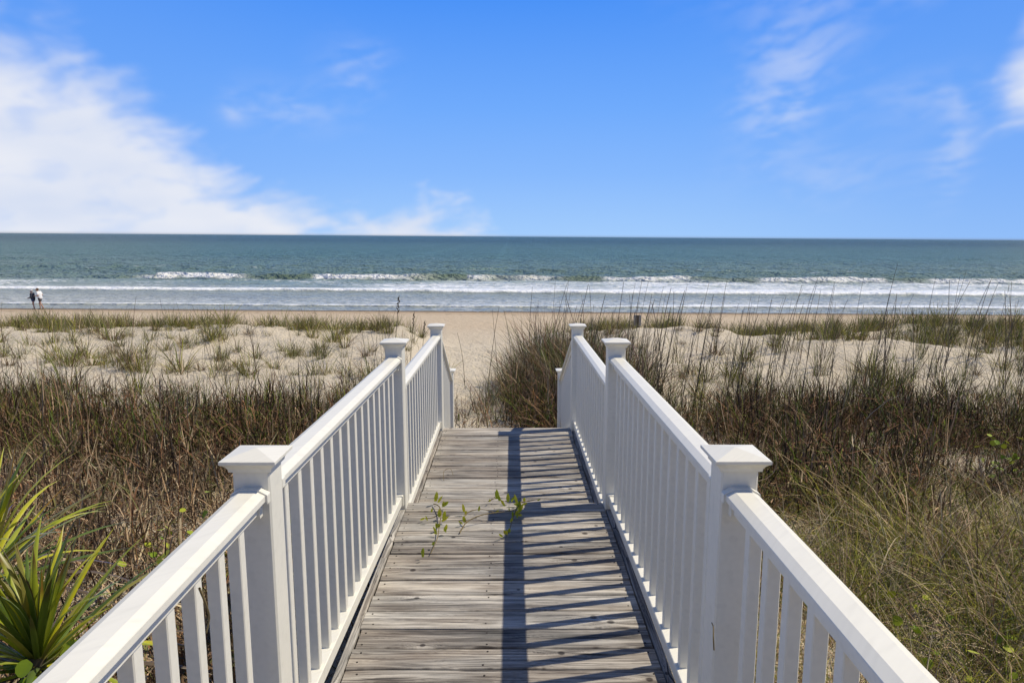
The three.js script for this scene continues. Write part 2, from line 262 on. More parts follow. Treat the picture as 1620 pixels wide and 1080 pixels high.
// weathered wood: every plank has its own strip of the sheet (1.3 m by 0.1375 m each)
const STRIPS = 30, SH = 68, TW = 1024, TH = STRIPS * SH;
const woodCol = new Uint8Array(TW * TH * 4), woodBmp = new Uint8Array(TW * TH * 4);
reseed(99);
for (let s = 0; s < STRIPS; s++) {
  const knots = []; const nk = rnd() < 0.8 ? (rnd() < 0.45 ? 2 : 1) : 0; for (let k = 0; k < nk; k++) knots.push([rr(0.1, 1.2), rr(0.02, 0.115), rr(0.012, 0.026)]);
  const off = s * 13.7, tone = rr(-0.10, 0.10), warm = rr(-0.02, 0.03), swirl = rr(0.5, 1.4), cath = rnd() < 0.5 ? rr(0.2, 1.1) : -9;
  for (let j = 0; j < SH; j++) for (let i = 0; i < TW; i++) {
    const u = i / TW * 1.3, v = j / SH * 0.1375;
    let w = v + 0.010 * swirl * noise(u * 2.1 + off, v * 6) + 0.003 * noise(u * 7 + off, v * 30);
    let dark = 0;
    for (const [ku, kv, kr] of knots) { const du = (u - ku) * 0.42, dv = v - kv, d = Math.sqrt(du * du + dv * dv); w += Math.sign(dv || 1) * kr * 0.8 * Math.exp(-(d * d) / (kr * kr * 2.2)); dark = Math.max(dark, sstep(kr * 0.8, kr * 0.35, Math.sqrt((u - ku) ** 2 * 0.8 + dv * dv))); }
    if (cath > 0) w += 0.016 * Math.exp(-(((u - cath) / 0.26) ** 2)) * Math.sign(v - 0.07) * Math.exp(-Math.abs(v - 0.07) / 0.03);
    const ring = noise(w * 95 + off, u * 1.3), fine = noise(w * 420, u * 5 + off), fine2 = noise(w * 950, u * 14 + off), pat = fbm(u * 2.3 + off, v * 14, 3), speck = noise(u * 130, v * 420 + off);
    const crack = sstep(0.42, 0.60, noise(w * 170 + 70 + off, u * 2.6 + 5)) * sstep(-0.1, 0.3, noise(u * 2.2 + off, v * 20 + 9));
    let L = 0.58 + tone * 1.6 + 0.34 * ring + 0.28 * fine + 0.10 * fine2 + 0.42 * pat + 0.05 * speck - 0.55 * crack - 0.6 * dark;
    const line = sstep(0.13, 0.0, Math.abs(noise(w * 130 + off * 3, u * 1.7 + 3))) * sstep(-0.25, 0.25, noise(u * 3.1 + off, w * 60)); L -= 0.42 * line;
    L = clamp(L + 0.06, -0.2, 1.05);
    const o = ((s * SH + j) * TW + i) * 4, br = clamp(0.45 + 1.1 * fbm(u * 1.6 + off + 7, v * 9, 3) + warm * 8);
    const lo = [mix(52, 62, br), mix(51, 53, br), mix(51, 48, br)], hi = [mix(186, 188, br), mix(182, 180, br), mix(176, 168, br)];
    for (let q = 0; q < 3; q++) woodCol[o + q] = clamp(mix(lo[q], hi[q], L), 12, 255);
    woodCol[o + 3] = 255;
    const h = 150 + 45 * ring + 45 * fine + 20 * fine2 - 130 * crack; woodBmp[o] = woodBmp[o + 1] = woodBmp[o + 2] = clamp(h, 0, 255); woodBmp[o + 3] = 255;
  }
}
function mkTex(d, srgb) { const t = new THREE.DataTexture(d, TW, TH); t.magFilter = t.minFilter = THREE.LinearFilter; t.wrapS = t.wrapT = THREE.RepeatWrapping; if (srgb) t.colorSpace = THREE.SRGBColorSpace; t.needsUpdate = true; return t; }
const M = {};
M.wood = std({ map: mkTex(woodCol, true), bumpMap: mkTex(woodBmp), bumpScale: 0.0022, roughness: 0.86 });
M.nail = std({ rgb: [0.035, 0.028, 0.024], roughness: 0.7, metalness: 0.4 });
const vinylMap = dataTex(512, 512, (i, j) => { const u = i / 512, v = j / 512; const b = 248 + 2.5 * tnoise(u * 12, v * 12, 12) + 3 * tnoise(u * 90, v * 90, 90) - 5 * sstep(0.3, 0.7, tnoise(u * 50, v * 50, 50)); return [b, b * 0.996, b * 0.985]; }, true);
M.vinyl = std({ rgb: [0.79, 0.775, 0.705], map: vinylMap, roughness: 0.42 });
function woodUV(g, strip, axis, len) { // u along the grain, v across: planks run in x, joists in z
  const p = g.attributes.position, n = g.attributes.normal, uv = new Float32Array(p.count * 2);
  for (let i = 0; i < p.count; i++) {
    const along = axis === 'x' ? p.getX(i) : p.getZ(i), ac = axis === 'x' ? p.getZ(i) + p.getY(i) : p.getX(i) + p.getY(i);
    uv[i * 2] = (along + 0.65) / 1.3; uv[i * 2 + 1] = (strip + 0.5 + clamp(ac / 0.1375, -0.46, 0.46)) / STRIPS;
  }
  g.setAttribute('uv', new THREE.BufferAttribute(uv, 2)); return g;
}
function plankGeo(len, wid, th, strip) { // subdivided along its length so that edges can wander
  const c = 0.004, prof = chamferRect(wid, th, c).map(([z, y]) => [z, y - th / 2]), N = 10, pos = [], idx = [], K = prof.length, ph = rnd() * 50;
  for (let i = 0; i <= N; i++) { const x = (i / N - 0.5) * len; for (const [z, y] of prof) pos.push(x, y + 0.0016 * noise(x * 3 + ph, z * 20), z + 0.0022 * noise(x * 4 + ph, z > 0 ? 4 : 9)); }
  for (let i = 0; i < N; i++) for (let k = 0; k < K; k++) { const a = i * K + k, b = i * K + (k + 1) % K; idx.push(a, a + K, b, b, a + K, b + K); }
  for (const [base, flip] of [[0, 0], [N * K, 1]]) for (let k = 1; k < K - 1; k++) flip ? idx.push(base, base + k + 1, base + k) : idx.push(base, base + k, base + k + 1);
  let g = new THREE.BufferGeometry(); g.setAttribute('position', new THREE.Float32BufferAttribute(pos, 3)); g.setIndex(idx); g = toCreasedNormals(g, 0.5);
  // make sure that faces point outward
  return woodUV(g, strip, 'x');
}
const walkway = tiltRoot(thing('boardwalk', 'weathered grey plank boardwalk stepping down through the dunes to the beach', 'boardwalk'));
reseed(5);
const nailDisc = new THREE.CylinderGeometry(0.0042, 0.0042, 0.0016, 7);
function plank(name, D, y, strip, wid = 0.1290) {
  const len = 1.2 + rr(-0.006, 0.006), m = part(name, plankGeo(len, wid, 0.035, strip), M.wood, walkway);
  m.position.set(rr(-0.003, 0.003), y + rr(-0.002, 0.002), -D); m.rotation.y = rr(-0.0022, 0.0022); m.rotation.x = rr(-0.016, 0.016);
  const ns = []; for (const nx of [-0.565, -0.075, 0.565]) for (const nz of [-0.036, 0.036]) { if (rnd() < 0.15) continue; const g = nailDisc.clone(); g.translate(nx + rr(-0.012, 0.012), 0.0006, nz + rr(-0.01, 0.01)); ns.push(g); }
  if (ns.length) { const nm = part('nail_heads', mergeGeometries(ns), M.nail, m); nm.userData.kind = 'stuff'; }
  return m;
}
let strip = 0;
for (let k = 0, D = NEAR_END - 0.067; D > -1.1; D -= 0.1375, k++) plank('plank', D, 0, strip++ % STRIPS);
for (let k = 0, D = FAR_END - 0.067; D > 3.95; D -= 0.1375, k++) plank('plank', D, STEP, (strip++ * 7 + 3) % STRIPS);
function beam(name, w, h, x, yTop, D0, D1, st) { const L = D1 - D0; let g = bar(chamferRect(w, h, 0.003), L); g.translate(0, -h / 2, 0); g = woodUV(toCreasedNormals(g, 0.5), st, 'z'); const m = part(name, g, M.wood, walkway); m.position.set(x, yTop, -D0); return m; }
for (const s of [-1, 1]) {
  for (const [a, b] of [[-1.1, 1.35], [1.354, 4.015]]) beam('edge_joist', 0.032, 0.18, s * (W2 + 0.024), -0.002, a, b, s > 0 ? 4 : 9);
  beam('edge_joist', 0.032, 0.18, s * (W2 + 0.024), STEP - 0.002, 4.04, FAR_END - 0.11, s > 0 ? 14 : 19);
}
for (const x of [0.0]) { beam('joist', 0.038, 0.16, x - 0.07, -0.036, -1.1, 3.98, 2); beam('joist', 0.038, 0.16, x - 0.07, STEP - 0.036, 4.04, FAR_END - 0.06, 6); }
function cross(name, D, yTop, h, th, st, len = 1.2) { let g = new THREE.BoxGeometry(len, h, th); g.translate(0, -h / 2, 0); g = woodUV(g, st, 'x'); const m = part(name, g, M.wood, walkway); m.position.set(0, yTop, -D); }
cross('end_joist', NEAR_END - 0.035, -0.0365, 0.13, 0.034, 11); cross('end_joist', FAR_END - 0.04, STEP - 0.0365, 0.15, 0.034, 13);
for (const D of [-0.6, 1.2, 3.0]) cross('cross_beam', D, -0.2, 0.14, 0.06, 17);
// stairs down to the sand
for (let k = 0; k < 3; k++) { const y = STEP - 0.19 * (k + 1), D = FAR_END + 0.155 + k * 0.40; for (const q of [-0.08, 0.08]) plank('stair_tread', D + q, y, (strip++ * 5) % STRIPS, 0.15).children.length; }
for (const s of [-1, 1]) {
  const sh = new THREE.Shape([[0, STEP - 0.05], [0, STEP - 0.42], [1.25, STEP - 0.98], [1.5, STEP - 0.98], [1.5, STEP - 0.80]].map(([a, b]) => new THREE.Vector2(a, b)));
  let g = new THREE.ExtrudeGeometry(sh, { depth: 0.036, bevelEnabled: false }); g.rotateY(Math.PI / 2); g = woodUV(g, 21, 'z'); const m = part('stair_stringer', g, M.wood, walkway); m.position.set(s * 0.62 - 0.018, 0, -FAR_END + 0.002);
}

// ------------------------------------------------------------------ railings
const PW = 0.0508;
const capGeo = squareLathe([[0.0515, -0.034], [0.0575, -0.034], [0.0590, -0.026], [0.0645, -0.017], [0.0705, -0.0115], [0.0735, -0.010], [0.0735, -0.0085], [0.0755, -0.0085], [0.0762, -0.0075], [0.0762, 0.0], [0.0752, 0.0012], [0.003, 0.0175], [0.0, 0.0177]]);
const railOutline = [[-0.021, -0.068], [0.021, -0.068], [0.021, -0.030], [0.043, -0.030], [0.0445, -0.0285], [0.0445, -0.0135], [0.0435, -0.0115], [0.022, 0], [-0.022, 0], [-0.0435, -0.0115], [-0.0445, -0.0135], [-0.0445, -0.0285], [-0.043, -0.030], [-0.021, -0.030]];
const bracketOutline = [[-0.028, -0.077], [0.028, -0.077], [0.028, -0.036], [0.050, -0.036], [0.0505, -0.0355], [0.0505, -0.0125], [0.0495, -0.010], [0.0245, 0.0045], [-0.0245, 0.0045], [-0.0495, -0.010], [-0.0505, -0.0125], [-0.0505, -0.0355], [-0.050, -0.036], [-0.028, -0.036]];
const lowOutline = chamferRect(0.060, 0.055, 0.003);
const lowBracket = chamferRect(0.074, 0.070, 0.004);
const balGeoCache = new Map();
function uvMetres(g) { const p = g.attributes.position, n = p.count, uv = new Float32Array(n * 2); for (let i = 0; i < n; i++) { uv[i * 2] = (p.getX(i) + p.getZ(i)) * 0.8; uv[i * 2 + 1] = p.getY(i) * 0.8 + p.getZ(i) * 0.3; } g.setAttribute('uv', new THREE.BufferAttribute(uv, 2)); return g; }
function post(parent, x, D, yTop, yBot) { // yTop: upper edge of the cap's rim; D: its front face
  const h = yTop - 0.032 - yBot; let g = new THREE.ExtrudeGeometry(new THREE.Shape(chamferRect(PW * 2, PW * 2, 0.005).map(([a, b]) => new THREE.Vector2(a, b))), { depth: h, bevelEnabled: false }); g.rotateX(-Math.PI / 2);
  const m = part('post', uvMetres(g), M.vinyl, parent); m.position.set(x, yBot, -D - PW); const c = part('cap', capGeo, M.vinyl, m); c.position.y = yTop - yBot; return m;
}
function frameBetween(a, b) { const d = b.clone().sub(a), L = d.length(); d.normalize(); const z = d.clone().negate(), x = new THREE.Vector3(0, 1, 0).cross(z).normalize(), y = z.clone().cross(x); const m = new THREE.Matrix4().makeBasis(x, y, z); m.setPosition(a); return [m, L]; }
function place(mesh, m) { mesh.applyMatrix4(m); return mesh; }
// rail section from post A's far face to post B's near face; heights are of the rail's top
function section(parent, xa, Da, ya, xb, Db, yb, lowA, lowB, nBal, brackets = true) {
  const a = new THREE.Vector3(xa, ya, -Da), b = new THREE.Vector3(xb, yb, -Db), [m, L] = frameBetween(a, b);
  place(part('top_rail', uvMetres(bar(railOutline, L)), M.vinyl, parent), m);
  const a2 = new THREE.Vector3(xa, lowA, -Da), b2 = new THREE.Vector3(xb, lowB, -Db), [m2, L2] = frameBetween(a2, b2);
  let lg = bar(lowOutline, L2); lg.translate(0, -0.0275, 0); place(part('bottom_rail', uvMetres(lg), M.vinyl, parent), m2);
  if (brackets) for (const end of [0, 1]) {
    let g = bar(bracketOutline, 0.024); if (end) g.translate(0, 0, -L + 0.024); place(part('rail_bracket', uvMetres(g), M.vinyl, parent), m);
    let g2 = bar(lowBracket, 0.024); g2.translate(0, -0.0285, end ? -L2 + 0.024 : 0); place(part('rail_bracket', uvMetres(g2), M.vinyl, parent), m2);
  }
  for (let k = 1; k <= nBal; k++) {
    const t = k / (nBal + 1), y0 = mix(lowA, lowB, t) - 0.012, y1 = mix(ya, yb, t) - 0.055, h = Math.round((y1 - y0) * 500) / 500; let g = balGeoCache.get(h);
    if (!g) { g = new THREE.ExtrudeGeometry(new THREE.Shape(chamferRect(0.034, 0.034, 0.0025).map(([p, q]) => new THREE.Vector2(p, q))), { depth: h, bevelEnabled: false }); g.rotateX(-Math.PI / 2); uvMetres(g); balGeoCache.set(h, g); }
    const bm = part('baluster', g, M.vinyl, parent); bm.position.set(mix(xa, xb, t), y0, -mix(Da, Db, t));
  }
}
function railing(s, label, nearX) {
  const r = tiltRoot(thing('railing', label, 'railing', 'white railings of the boardwalk')); const P = PW * 2;
  const X = (d) => s * 0.653 + (d < 3 ? nearX : 0), Dn = 1.79, Dm = 3.93, Df = 6.205, Ds = 7.95, Db = -0.55;
  post(r, X(0), Db, 1.03, -0.62); post(r, X(Dn), Dn, 1.03, -0.62); post(r, X(9), Dm, 1.022, -0.85); post(r, X(9), Df, 0.822, -1.1); const xs = X(9) - (s < 0 ? 0.045 : 0); post(r, xs, Ds, 0.06, -1.15);
  section(r, X(0), Db + P, 0.950, X(0), Dn, 0.948, 0.088, 0.088, 17);
  section(r, X(0), Dn + P, 0.948, X(9), Dm, 0.935, 0.088, 0.086, 15);
  section(r, X(9), Dm + P, 0.755, X(9), Df, 0.735, -0.085, -0.085, 16);
  section(r, X(9), Df + P, 0.715, xs, Ds, -0.03, -0.10, -0.82, 12, false);
  return r;
}
railing(-1, 'white railing beside the spiky yucca, its slats lit on their inner sides', -0.030);
railing(1, 'white railing whose rail and slats cast the striped shadow on the planks', 0.004);

// ------------------------------------------------------------------ grasses
function bladeInto(out, base, az, lean, len, width, curl, segs, col, twist) {
  // a flat tapered blade that starts at base and leans towards az; curl adds to the lean along its length
  const { pos, color, idx } = out; let p = base.clone(), th = lean; const step = len / segs, o = pos.length / 3; const ca = Math.cos(az), sa = Math.sin(az);
  const wx = -Math.sin(az + twist), wz = Math.cos(az + twist);
  for (let i = 0; i <= segs; i++) {
    const t = i / segs, w = width * 0.5 * (i === segs ? 0.12 : 1 - 0.55 * t * t);
    pos.push(p.x - wx * w, p.y, p.z - wz * w, p.x + wx * w, p.y, p.z + wz * w); color.push(...col, ...col);
    th += curl / segs * (0.4 + 1.2 * t); p = p.clone().add(new THREE.Vector3(Math.sin(th) * ca, Math.cos(th), Math.sin(th) * sa).multiplyScalar(step));
    if (p.y < 0.004) p.y = 0.004 + 0.004 * rnd();
    if (i < segs) { const a = o + i * 2; idx.push(a, a + 1, a + 2, a + 1, a + 3, a + 2); }
  }
}
function clump(o) {
  const out = { pos: [], color: [], idx: [] };
  for (let k = 0; k < o.n; k++) {
    const a = rnd() * 6.283, r = o.spread * Math.sqrt(rnd()), c0 = pick(o.pal), v = rr(0.75, 1.25);
    const az = rnd() < (o.out ?? 0.5) ? a + rr(-0.6, 0.6) : rnd() * 6.283;
    bladeInto(out, new THREE.Vector3(r * Math.cos(a), o.rise ? rr(...o.rise) * (1 - 0.75 * (r / o.spread) ** 2) : 0, r * Math.sin(a)), az, rr(...o.lean), rr(...o.h), rr(...o.w), rr(...o.curl), o.segs ?? 5, c0.map((q) => q * v), rr(-1.2, 1.2));
  }
  const g = new THREE.BufferGeometry(); g.setAttribute('position', new THREE.Float32BufferAttribute(out.pos, 3)); g.setAttribute('color', new THREE.Float32BufferAttribute(out.color, 3)); g.setIndex(out.idx); g.computeVertexNormals(); return g;
}
const tan = [0.36, 0.26, 0.165], straw = [0.58, 0.47, 0.30], brown = [0.165, 0.105, 0.062], dkbrown = [0.045, 0.030, 0.020], russet = [0.20, 0.105, 0.055], green = [0.135, 0.165, 0.028], dkgreen = [0.05, 0.075, 0.022], yellowgreen = [0.31, 0.30, 0.052], olive = [0.15, 0.15, 0.055], grey = [0.30, 0.26, 0.20];
M.grass = std({ vertexColors: true, roughness: 0.8, specularIntensity: 0.15, transmission: 0.2, side: THREE.DoubleSide });
M.dryGrass = std({ vertexColors: true, roughness: 0.85, specularIntensity: 0.12, side: THREE.DoubleSide });
function scatter(root, name, geos, mat, spots) { // spots: [x, D, scale, turn, tint]
  geos.forEach((g, gi) => {
    const mine = spots.filter((_, i) => i % geos.length === gi); if (!mine.length) return;
    const im = new THREE.InstancedMesh(g, mat, mine.length); im.name = name; const m = new THREE.Matrix4(), q = new THREE.Quaternion(), e = new THREE.Euler(), c = new THREE.Color();
    mine.forEach(([x, D, s, turn, tint], i) => { e.set(rr(-0.12, 0.12), turn, rr(-0.12, 0.12)); m.compose(new THREE.Vector3(x, groundY(x, D) - 0.012, -D), q.setFromEuler(e), new THREE.Vector3(s, s * rr(0.85, 1.15), s)); im.setMatrixAt(i, m); im.setColorAt(i, c.setRGB(tint[0], tint[1], tint[2])); });
    im.castShadow = im.receiveShadow = true; im.userData.kind = 'stuff'; root.add(im);
  });
}
function spotsOf(n, x0, x1, D0, D1, dens, scale, tintVar = 0.2) {
  const r = []; for (let k = 0; k < n; k++) { const D = rr(D0, D1), x = rr(x0, x1); if (Math.abs(x) < 0.95 && D < 6.45 || Math.abs(x) < 0.9 && D < 8.5) continue; if (Math.abs(x) > 0.95 * D + 3.2) continue; if (Math.abs(x - 3.8) < 0.34 && D > 16.5 && D < 20.15) continue; if (rnd() > dens(x, D)) continue; const v = rr(1 - tintVar, 1 + tintVar), w = rr(-0.08, 0.08); r.push([x, D, rr(...scale), rnd() * 6.283, [v * (1 + w), v, v * (1 - w)]]); } return r;
}
const offPath = (x, D) => (D < 7.5 ? 1 : 1 - sstep(0.3, 0.75, pathMask(x, D)));
reseed(21);
// dead brown tangle on both sides of the walkway
const patchA = (x, D) => fbm(x * 0.55 + 100, D * 0.55, 3), gaps = (x, D) => (x < 2 ? sstep(-0.55, -0.3, fbm(x * 1.1 + 50, D * 0.9 + 7, 3)) : 0) || sstep(-0.30, 0.04, fbm(x * 1.1 + 50, D * 0.9 + 7, 3));
const tall = (x, D) => 0.72 + 0.5 * clamp(0.5 + 1.3 * fbm(x * 0.5 + 9, D * 0.5 + 2, 3));
const sized = (list, f) => list.map(([x, D, s, a, c]) => [x, D, s * f(x, D), a, c]);
{
  const root = thing('dead_grass', 'tangled dead brown grass covering the dune on both sides of the boardwalk', 'grass', null, 'stuff');
  const pale = [tan, tan, straw, brown, brown, brown, dkbrown, dkbrown, russet, tan, olive], dark = [brown, brown, dkbrown, dkbrown, dkbrown, russet, russet, tan, dkgreen, green, dkbrown];
  const make = (n, pal, lean, curl, h, rise, cnt, spread) => { const r = []; for (let k = 0; k < n; k++) r.push(clump({ n: cnt, spread, lean, h, w: [0.005, 0.012], curl, segs: 4, pal, out: 0.3, rise })); return r; };
  const edge = (x, D) => (1 - sstep(8.5, 10.3, D + 1.5 * noise(x * 0.6, 5) + 1.5 * fbm(x * 1.3 + 3, D * 0.8, 3))) * offPath(x, D);
  const paleSpots = (n, x0, x1, D0, D1, k) => sized(spotsOf(n, x0, x1, D0, D1, (x, D) => k * edge(x, D) * gaps(x, D) * (x < 0 ? 1 - 0.9 * sstep(5.6, 7.8, D + patchA(x, D)) : D < 1 ? 1 : 0.25 * sstep(3.5, 5, D)), [0.75, 1.15], 0.3), tall);
  const darkSpots = (n, k) => sized(spotsOf(n, -12, 12, 4.5, 11.5, (x, D) => k * edge(x, D - 0.4) * gaps(x, D) * (x < 0 ? sstep(5.4, 7.4, D + patchA(x, D)) : sstep(4.9, 6.4, D + 1.2 * patchA(x, D))), [0.7, 1.2], 0.4), tall);
  // scrubby mounds of short curled blades, with longer blades coming through
  scatter(root, 'pale_scrub', make(5, pale, [0.2, 1.7], [-2.5, 3.0], [0.10, 0.34], [0, 0.42], 95, 0.36), M.dryGrass, paleSpots(2000, -11, 11, 1.6, 10, 0.85));
  scatter(root, 'pale_tangle', make(4, pale, [0.1, 1.1], [-0.8, 3.2], [0.25, 0.75], null, 40, 0.26), M.dryGrass, paleSpots(1200, -11, 11, 1.6, 10, 0.8));
  scatter(root, 'dark_scrub', make(6, dark, [0.1, 1.6], [-2.5, 3.0], [0.10, 0.32], [0, 0.50], 105, 0.36), M.dryGrass, darkSpots(2700, 0.85));
  scatter(root, 'dark_tangle', make(4, dark, [0, 0.8], [-0.6, 2.4], [0.35, 0.85], null, 40, 0.24), M.dryGrass, darkSpots(1300, 0.7));
  scatter(root, 'added_rear_scrub', make(2, pale, [0.2, 1.5], [-2.5, 3.0], [0.15, 0.4], [0, 0.42], 60, 0.45), M.dryGrass, spotsOf(1300, -12, 12, -9, 1.6, (x) => (Math.abs(x) > 0.95 ? 1 : 0), [1.0, 1.6], 0.3));  // scrub added behind the camera to cut light bounced off the ground
  const fl = []; for (let k = 0; k < 3; k++) fl.push(clump({ n: 60, spread: 0.35, lean: [0.9, 1.6], h: [0.2, 0.6], w: [0.004, 0.008], curl: [-0.7, 0.9], segs: 4, pal: [tan, tan, straw, straw, grey, brown, brown, dkbrown], out: 0.2 }));
  scatter(root, 'fallen_straw', fl, M.dryGrass, spotsOf(2400, -12, 12, 1.2, 11, (x, D) => 0.85 * offPath(x, D) * (1 - sstep(5.4, 7.2, D + 1.2 * patchA(x, D))) * sstep(-0.4, 0.0, fbm(x * 0.8 + 5, D * 0.8 + 90, 3)), [0.7, 1.1], 0.25));
}
// green fine grass near the walkway, and mixed through the tangle
{
  const root = thing('green_grass', 'fine green and straw coloured grass arching beside the boardwalk', 'grass', null, 'stuff');
  const pal = [green, green, yellowgreen, yellowgreen, yellowgreen, olive, straw, straw, tan, tan, dkgreen, brown];
  const gs = []; for (let k = 0; k < 5; k++) gs.push(clump({ n: 46, spread: 0.20, lean: [0.05, 0.9], h: [0.25, 0.8], w: [0.0035, 0.0075], curl: [0.2, 2.2], segs: 6, pal, out: 0.6 }));
  scatter(root, 'blades', gs, M.grass, sized(spotsOf(2100, 0.8, 9, 1.2, 7.4, (x, D) => (1 - sstep(5.0, 7.0, D + 1.2 * patchA(x, D))) * sstep(-0.36, 0.02, fbm(x * 0.9 + 30, D * 0.9 + 4, 3)), [0.55, 0.95], 0.22), tall));
  scatter(root, 'mixed_blades', gs.slice(0, 2), M.grass, spotsOf(900, -12, 12, 2.5, 10.5, (x, D) => 0.6 * offPath(x, D) * sstep(0.0, 0.25, fbm(x * 0.8 + 9, D * 0.8 + 77, 3)), [0.6, 1.0], 0.25));
}
// upright dune grass between the tangle and the open sand
{
  const root = thing('upright_grass', 'upright olive dune grass with dark stems along the edge of the open sand', 'grass', null, 'stuff');
  const pal = [olive, green, yellowgreen, dkgreen, dkbrown, dkbrown, brown, yellowgreen, tan];
  const gs = []; for (let k = 0; k < 5; k++) gs.push(clump({ n: 34, spread: 0.15, lean: [0, 0.38], h: [0.35, 1.0], w: [0.004, 0.009], curl: [0, 0.9], segs: 5, pal, out: 0.6 }));
  scatter(root, 'upright_blades', gs, M.grass, sized(spotsOf(1900, -15, 15, 8.2, 16.5, (x, D) => offPath(x, D) * (x < 0 ? sstep(8.2, 9.4, D) * (1 - sstep(9.8, 12.0, D + 1.4 * noise(x * 0.7, 3))) : sstep(8.2, 9.6, D) * (1 - 0.9 * sstep(10.8, 14.5, D + 1.6 * noise(x * 0.5, 9)))) * sstep(-0.15, 0.25, fbm(x * 0.8, D * 0.8 + 33, 3)), [0.6, 1.0], 0.25), tall));
}
// grass crowning the seaward ridge
{
  const root = thing('ridge_grass', 'yellow green dune grass crowning the low sand ridge before the beach', 'grass', null, 'stuff');
  const pal = [yellowgreen, yellowgreen, green, olive, olive, straw, dkgreen, tan, brown];
  const gs = []; for (let k = 0; k < 5; k++) gs.push(clump({ n: 30, spread: 0.17, lean: [0, 0.75], h: [0.25, 0.85], w: [0.008, 0.017], curl: [0, 1.1], segs: 4, pal, out: 0.7 }));
  scatter(root, 'ridge_blades', gs, M.grass, sized(spotsOf(4200, -21, 22, 18.6, 23.5, (x, D) => offPath(x, D) * (1 - sstep(0.1, 0.5, pathMask(x * 0.8, D))) * sstep(19.0, 20.2, D + 1.4 * noise(x * 0.45, 7)) * (1 - sstep(21.6, 23.4, D)) * sstep(-0.28, 0.15, fbm(x * 0.8 + 66, D * 1.0, 3)), [0.5, 0.85], 0.25), tall));
  scatter(root, 'dune_patches', gs, M.grass, spotsOf(1500, -17, -2.4, 12.6, 19.5, (x, D) => offPath(x, D) * sstep(0.08, 0.34, fbm(x * 0.75 + 6, D * 0.9 + 15, 3)), [0.4, 0.8], 0.3));
  scatter(root, 'hollow_blades', gs, M.grass, spotsOf(760, 6.5, 18, 16.2, 20.5, (x, D) => sstep(0.05, 0.3, fbm(x * 0.55 + 16, D * 0.7, 3) + (x > 10.5 ? 0.22 : -0.05)), [0.55, 0.95], 0.25));
}
// the dense clump beyond the foot of the stairs
{
  const root = thing('tall_grass_clump', 'tall dense clump of brown and green grass filling the path below the stairs', 'grass', null, 'stuff');
  const gs = []; for (let k = 0; k < 5; k++) gs.push(clump({ n: 50, spread: 0.22, lean: [0, 0.75], h: [0.5, 1.25], w: [0.005, 0.010], curl: [-0.3, 1.9], segs: 6, pal: [brown, brown, dkbrown, dkbrown, olive, green, tan, russet, dkgreen, straw], out: 0.6 }));
  const sp = []; for (let k = 0; k < 175; k++) { const D = rr(9.6, 13.6), x0 = -0.48 + 0.15 * (D - 9.6) + 0.12 * noise(D * 2, 1), x = rr(x0, 2.2); sp.push([x, D, rr(0.65, 1.1) * mix(0.62, 1.15, sstep(-0.4, 0.8, x)), rnd() * 6.283, [1, 1, 1].map(() => rr(0.8, 1.2))]); }
  scatter(root, 'clump_blades', gs, M.grass, sp);
}
// single tufts standing in the open sand
{
  const protos = []; const pals = [[olive, green, brown, tan, dkbrown, yellowgreen], [brown, dkbrown, tan, olive, dkbrown], [yellowgreen, olive, green, straw, brown]];
  for (let k = 0; k < 6; k++) protos.push(clump({ n: 64, spread: 0.12, lean: [0.02, 1.15], h: [0.12, 0.60], w: [0.006, 0.013], curl: [0.1, 1.6], segs: 5, pal: pals[k % 3], out: 0.8 }));
  let n = 0; const placed = [];
  for (let k = 0; k < 1500 && n < 120; k++) {
    const left = rnd() < 0.58, D = rr(10.8, 19.4), x = left ? rr(-15.5, -1.9) : rr(1.6, 14.5); if (Math.abs(x) > 0.80 * D + 0.5) continue; if (pathMask(x, D) > 0.15 || (Math.abs(x - 3.7) < 0.4 && D > 15)) continue; if (placed.some(([a, b]) => Math.hypot(a - x, (b - D) * 0.8) < 0.34) || fbm(x * 0.6 + 80, D * 0.6, 2) < rr(-0.25, 0.12)) continue; placed.push([x, D]);
    const m = topMesh('grass_tuft', protos[n % 6], M.grass, 'single tuft of green and brown grass standing by itself in the open dune sand', 'grass tuft', 'grass tufts in the open sand');
    const s = rr(0.6, 1.5); m.position.set(x, groundY(x, D) - 0.012, -D); m.rotation.y = rnd() * 6.283; m.scale.set(s, s * rr(0.8, 1.15), s); n++;
  }
}
// the arching tuft and the twiggy growth by the trodden path
{
  const ag = clump({ n: 26, spread: 0.07, lean: [0.5, 1.15], h: [0.4, 0.9], w: [0.006, 0.010], curl: [0.3, 1.1], segs: 6, pal: [straw, tan, olive, yellowgreen], out: 0 });
  const ax = -1.35, aD = 15; const am = topMesh('grass_tuft', ag, M.grass, 'straw coloured tuft arching over the trodden sand path beside the railing', 'grass tuft', 'grass tufts in the open sand'); am.position.set(ax, groundY(ax, aD) - 0.012, -aD);
  const tw = clump({ n: 26, spread: 0.16, lean: [0, 0.7], h: [0.3, 0.8], w: [0.004, 0.008], curl: [-0.8, 1.2], segs: 6, pal: [dkbrown, brown, dkbrown, russet], out: 0.5 });
  [[-0.80, 9.7, 0.9], [-0.62, 9.9, 0.55], [-0.95, 10.3, 0.8]].forEach(([x, D, s], i) => { const m = topMesh('twiggy_plant', tw, M.dryGrass, ['dark leafless twiggy plant at the foot of the stairs beside the sand path', 'small low leafless plant in the sand path below the stairs', 'dark leafless plant just behind the twiggy one by the path'][i], 'plant'); m.position.set(x, groundY(x, D) - 0.012, -D); m.scale.setScalar(s); m.rotation.y = i * 2.1; });
}
